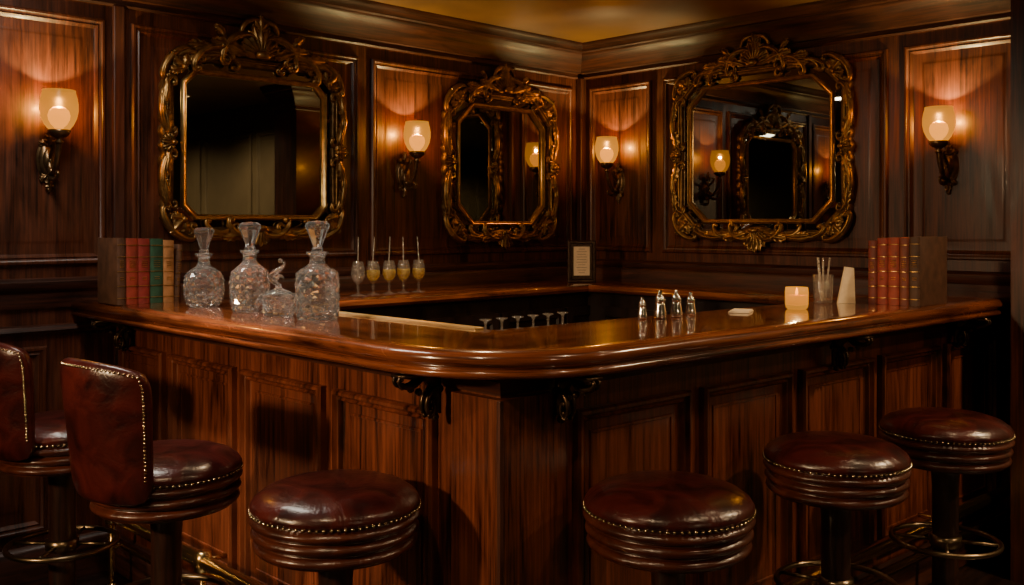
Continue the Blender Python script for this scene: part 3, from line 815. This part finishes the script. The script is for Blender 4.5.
# ------------------------------------------------------------------ books
def book(loc,rz,t,h,dp,c,label,tilt=0,group='books',gild=True):
    mc=simple('cloth_'+label.split()[0]+'_%d'%len(bpy.data.materials),c,rough=.6,var=.35,scale=24,bump=.2)
    e=empty('book',loc,rz,label=label,category='book',group=group); e.rotation_euler=(0,tilt,rz)
    bm=bmesh.new(); w=.003
    box(bm,0,w,.004,dp,0,h,0,.0008); box(bm,t-w,t,.004,dp,0,h,0,.0008)
    A=[];n=10
    for i in range(n+1):
        a=pi*i/n; x=t/2-math.cos(a)*t/2; y=.006-.006*math.sin(a); A.append((x,y))
    inn=[(x*(t-2*w)/t+w,y+w) for x,y in A]
    poly=A+inn[::-1]
    va=[bm.verts.new((x,y,0)) for x,y in poly]; vb=[bm.verts.new((x,y,h)) for x,y in poly]; k=len(poly)
    for i in range(k): bm.faces.new((va[i],va[(i+1)%k],vb[(i+1)%k],vb[i]))
    for i in range(n):
        bm.faces.new((va[i],va[i+1],va[k-2-i],va[k-1-i])); bm.faces.new((vb[i],vb[i+1],vb[k-2-i],vb[k-1-i]))
    for zf in(.10,.28,.5,.72,.90):
        z=h*zf; pts=[(x,y-.0006,z) for x,y in A[1:-1]]; tube(bm,pts,.0015,5,1 if gild else 0)
    if gild:
        for zf in(.57,.60,.63,.66): 
            tube(bm,[(t*.25,-.0004,h*zf),(t*.75,-.0004,h*zf)],.0013,4,1)
        for zf in(.38,.41): tube(bm,[(t*.3,-.0004,h*zf),(t*.7,-.0004,h*zf)],.0013,4,1)
    obj('cover',autosmooth(finish(bm,'cover',[mc,M_gold]),30),parent=e)
    bm=bmesh.new(); box(bm,w+.0003,t-w-.0003,.007,dp-.004,.003,h-.003)
    obj('pages',finish(bm,'pages',M_pages,False),parent=e)
x=-3.098
for t,h,c,lb,dp in((.032,.250,(.080,.034,.017),'worn dark brown book',.19),(.044,.248,(.26,.032,.018),'worn red cloth book with gilt spine bands',.16),(.044,.247,(.21,.020,.017),'crimson cloth book with gilt spine bands',.16),(.050,.246,(.016,.070,.038),'dark green cloth book with gilt spine bands',.16),(.042,.240,(.34,.16,.06),'tan leather book with ribbed spine',.16)):
    book((x,-.445,ZC+.0005),0,t,h,dp,c,lb,group='books beside the decanters'); x+=t+.002
book((x+.001,-.435,ZC+.0005),0,.022,.225,.15,(.12,.06,.035),'slim brown book leaning at the end of the row',tilt=.07,group='books beside the decanters')
y=-2.365
for t,h,c,lb,dp in((.034,.240,(.14,.018,.013),'dark maroon leather book',.17),(.040,.250,(.24,.026,.016),'red cloth book with gilt spine bands',.18),(.042,.252,(.28,.038,.02),'bright red cloth book with gilt spine bands',.18),(.034,.25,(.17,.036,.02),'brown red leather book',.19),(.040,.255,(.070,.028,.013),'thick worn dark brown book',.25)):
    book((-1.03,y,ZC+.0005),-pi/2,t,h,dp,c,lb,group='books at the end of the bar'); y-=t+.002

# ------------------------------------------------------------------ cordial glasses
def cordial():
    bm=bmesh.new(); lathe(bm,[(0,0),(.032,0),(.033,.003),(.012,.008),(.005,.014),(.0045,.028),(.009,.036),(.0045,.044),(.006,.052),(.020,.064),(.029,.082),(.031,.102),(.027,.130),(.022,.153),(.0205,.153),(.0255,.130),(.0295,.102),(.0275,.084),(.0185,.068),(0,.060)],24)
    g=finish(bm,'glass_bowl',M_glass)
    bm=bmesh.new(); lathe(bm,[(0,.0615),(.018,.0685),(.0268,.084),(.0288,.102),(.0280,.112),(0,.112)],24); l=finish(bm,'liqueur',M_amber)
    bm=bmesh.new(); tube(bm,[(-.006,0,.074),(.006,0,.262)],[.0034,.0020],8); s=finish(bm,'stirrer',M_straw)
    return g,l,s
CG=cordial()
for i,(x,y) in enumerate(((-1.935,-.335),(-1.845,-.33),(-1.755,-.335),(-1.665,-.33),(-1.575,-.335))):
    e=empty('cordial_glass',(x,y,ZB2+.0005),i*1.1-2,label='stemmed cordial glass of pale amber liqueur with glass stirrer' if i>0 else 'empty stemmed cordial glass with glass stirrer',category='glass',group='cordial glasses on the back bar'); e.scale=(1.08,1.08,1.04)
    for nme,m_ in zip(('glass_bowl','liqueur','stirrer'),CG):
        if nme=='liqueur' and i==0: continue
        obj(nme,m_,parent=e)

bm=bmesh.new(); lathe(bm,[(0,.128),(.018,.128),(.0185,.126),(.006,.121),(.0035,.112),(.0035,.085),(.008,.078),(.022,.060),(.027,.030),(.027,0),(.0255,0),(.0255,.030),(.020,.058),(0,.072)],20); ug=finish(bm,'upturned_glass',M_upturn)
for i in range(6):
    o=obj('upturned_glass',ug,loc=(-2.61+.068*i,-1.93,1.0205),label='upturned stemmed glass drying on the inner bar ledge',category='glass',group='upturned glasses on the inner ledge')

# menu stand
fw=math.radians(-40)
e=empty('menu_stand',(-.41,-.37,ZB2+.001),fw,label='small dark framed menu card standing on the back bar',category='menu stand')
bm=bmesh.new(); fnm=lambda u,h,z:(u,-h,z)
rect_mould(bm,fnm,-.080,.080,0,.240,[(0,-.012),(0,.010),(.005,.013),(.015,.013),(.020,.003)],0,True); bm.faces.new([bm.verts.new(v) for v in((-.080,.012,0),(.080,.012,0),(.080,.012,.24),(-.080,.012,.24))])
obj('stand_frame',finish(bm,'stand_frame',M_iron,False),parent=e)
obj('menu_card',boxmesh('menu_card',-.046,.046,-.0055,-.004,.040,.205,M_cream),parent=e)
bm=bmesh.new()
for i,(w_,z) in enumerate(((.03,.19),(.05,.175),(.04,.16),(.05,.145),(.045,.13),(.05,.115),(.035,.10),(.05,.085),(.04,.07),(.03,.055))):
    box(bm,-w_*.6,w_*.6,-.0062,-.0056,z,z+.002)
obj('print_lines',finish(bm,'print_lines',M_ink,False),parent=e)

def shaker(s):
    bm=bmesh.new(); lathe(bm,[(0,0),(.019,0),(.021,.004),(.0205,.016),(.018,.030),(.0155,.044),(.0145,.052),(0,.052)],24); b=finish(bm,'shaker_body',M_steel)
    bm=bmesh.new(); lathe(bm,[(0,.0515),(.0155,.0515),(.0165,.056),(.0155,.064),(.0115,.073),(.0070,.078),(.0062,.081),(.0075,.085),(.0060,.089),(0,.091)],24); t=finish(bm,'shaker_cap',M_steel)
    return b,t
SH=shaker(1)
for (x,y,s) in((-2.125,-2.14,.78),(-2.065,-2.165,1.0),(-1.985,-2.170,.98),(-1.905,-2.170,.85)):
    e=empty('shaker',(x,y,ZC+.0005),0,label='small polished silver shaker with domed cap',category='shaker',group='shakers on the bar'); e.scale=(s,s,s)
    obj('shaker_body',SH[0],parent=e); obj('shaker_cap',SH[1],parent=e)
bm=bmesh.new(); box(bm,-.05,.05,-.035,.035,0,.004,0,.001); box(bm,-.045,.045,-.033,.03,.004,.008,0,.001)
obj('napkin',finish(bm,'napkin',M_cream,False),loc=(-1.68,-2.22,ZC+.0005),rot=(0,0,.4),label='folded white paper napkins lying on the bar',category='napkin')

# candle
e=empty('candle_holder',(-1.436,-2.295,ZC+.0005),0,label='lit votive candle in a glowing glass cup',category='candle')
bm=bmesh.new(); lathe(bm,[(0,0),(.032,0),(.038,.006),(.0405,.018),(.041,.060),(.039,.078),(.0375,.078),(.0385,.060),(.038,.018),(0,.010)],32); obj('glass_cup',finish(bm,'glass_cup',M_wax),parent=e)
bm=bmesh.new(); lathe(bm,[(0,.011),(.0365,.016),(.037,.050),(.01,.048),(0,.048)],32); obj('wax',finish(bm,'wax',M_waxin),parent=e)
bm=bmesh.new(); lathe(bm,[(0,.050),(.004,.053),(.0055,.060),(.003,.070),(0,.076)],12); obj('flame',finish(bm,'flame',M_flame),parent=e)
l=bpy.data.lights.new('candle_light','POINT'); l.energy=1.2; l.color=(1,.6,.22); l.shadow_soft_size=.01
lo=bpy.data.objects.new('candle_light',l); col.objects.link(lo); lo.parent=e; lo.location=(0,0,.095)

e=empty('straw_glass',(-1.14,-2.240,ZC+.0005),0,label='clear tumbler holding glass straws',category='glass')
bm=bmesh.new(); lathe(bm,[(0,0),(.032,0),(.034,.004),(.040,.110),(.0385,.110),(.032,.010),(0,.008)],28); obj('tumbler',finish(bm,'tumbler',M_glass),parent=e)
for (x,y,a,b) in((-.012,0,-.022,.010),(.008,-.01,.02,-.012),(.0,.012,.004,.02),(-.015,-.01,-.025,-.01)):
    bm=bmesh.new(); tube(bm,[(x*.6,y*.6,.012),(x+a*.6,y+b*.6,.175)],.0036,8); obj('straw',finish(bm,'straw',M_straw),parent=e)
bm=bmesh.new()
poly=[(-.035,0),(.035,0),(.030,.135),(-.004,.140)]
a=[bm.verts.new((x,-.006,z)) for x,z in poly]; b=[bm.verts.new((x,.006,z)) for x,z in poly]
for i in range(4): bm.faces.new((a[i],a[(i+1)%4],b[(i+1)%4],b[i]))
bm.faces.new(a); bm.faces.new(b)
obj('folded_card',finish(bm,'folded_card',M_cream,False),loc=(-1.075,-2.300,ZC+.0005),rot=(0,0,math.radians(-38)),label='plain cream folded card standing beside the books',category='card')

# ------------------------------------------------------------------ lights
def downlight(x,y,en,ang=110,tx=0,ty=0,size=.05,colr=(1,.68,.38)):  # most are added to brighten the scene; one shows reflected in a mirror
    e=empty('seen_or_fill_downlight',(x,y,H),0,label='small round brass ceiling downlight, from a set mostly added as fill light',category='ceiling light',group='ceiling downlights')
    bm=bmesh.new(); lathe(bm,[(.045,-.001),(.060,-.001),(.062,-.008),(.045,-.010),(.045,-.001)],28); obj('trim_ring',finish(bm,'trim_ring',M_brass),parent=e)
    bm=bmesh.new(); lathe(bm,[(0,-.004),(.044,-.004)],28); obj('lens',finish(bm,'lens',M_lampdisc),parent=e)
    l=bpy.data.lights.new('downlight','SPOT'); l.energy=en; l.color=colr; l.spot_size=math.radians(ang); l.spot_blend=.8; l.shadow_soft_size=size
    lo=bpy.data.objects.new('downlight',l); col.objects.link(lo); lo.parent=e; lo.location=(0,0,-.03)
    d=Vector((tx,ty,-1)); lo.rotation_euler=d.to_track_quat('-Z','Y').to_euler()
downlight(-3.75,-1.2,200,46,.62,.03,colr=(1,.92,.80))  # added whitish spot to make the decanters bright
downlight(-4.3,-2.9,48,90,.5,.3)  # this and the next two are added fill for bar and stools
downlight(-2.6,-3.7,24,90,.0,.55)
downlight(-1.6,-3.2,12,90,.0,.4)
downlight(-.75,-3.9,130,150)  # the downlight that shows in the left mirror
downlight(-.9,-5.2,130,150)  # this and the next two are added to brighten what the mirrors reflect
downlight(-5.6,-6.6,90,150)
downlight(-6.8,-4.4,80,150)
downlight(-2.3,-1.45,45,110)  # added to lift the glasses in the dark bar well
downlight(-1.7,-1.0,55,90,colr=(1,.78,.5))  # added to brighten the cordial glasses
e=empty('added_decanter_fill',(-3.55,-1.0,H),0,label='added fill light in a slim bronze housing above the decanters',category='ceiling light')  # unseen area light, added for sparkle in the crystal facets
obj('fill_housing',boxmesh('fill_housing',-.11,.11,-.52,.52,-.035,-.001,M_white,.006),parent=e)
l=bpy.data.lights.new('decanter_fill_light','AREA'); l.shape='RECTANGLE'; l.size=.18; l.size_y=1.0; l.energy=18; l.color=(1,.90,.76)
lo=bpy.data.objects.new('decanter_fill_light',l); col.objects.link(lo); lo.parent=e; lo.location=(0,0,-.04)
def spot(name,loc,tgt,size,en,c,ang):
    l=bpy.data.lights.new(name,'SPOT'); l.energy=en; l.shadow_soft_size=size; l.color=c; l.spot_size=math.radians(ang); l.spot_blend=1.0
    o=bpy.data.objects.new(name,l); col.objects.link(o); o.location=loc
    o.rotation_euler=(Vector(tgt)-Vector(loc)).to_track_quat('-Z','Y').to_euler()
spot('added_fill_spot',(-6.4,-1.6,2.0),(-2.9,-1.5,.80),.10,400,(1,.66,.35),52)  # unseen fill light without fixture, added to brighten the left bar front
spot('added_fill_spot',(-3.6,-6.8,2.0),(-2.2,-2.4,.8),.10,24,(1,.66,.38),56)  # weaker added fill aimed at the right bar front, no fixture
w=bpy.data.worlds.new('World'); bpy.context.scene.world=w; w.use_nodes=True
w.node_tree.nodes['Background'].inputs[0].default_value=(1,.6,.35,1); w.node_tree.nodes['Background'].inputs[1].default_value=.02

cam=bpy.data.cameras.new('Camera'); co=bpy.data.objects.new('Camera',cam); col.objects.link(co)
co.location=(-4.58,-4.05,1.43); co.rotation_euler=(pi/2,0,math.radians(-44.47))
cam.lens=34.1; cam.shift_y=-.066; cam.clip_start=.05
bpy.context.scene.camera=co
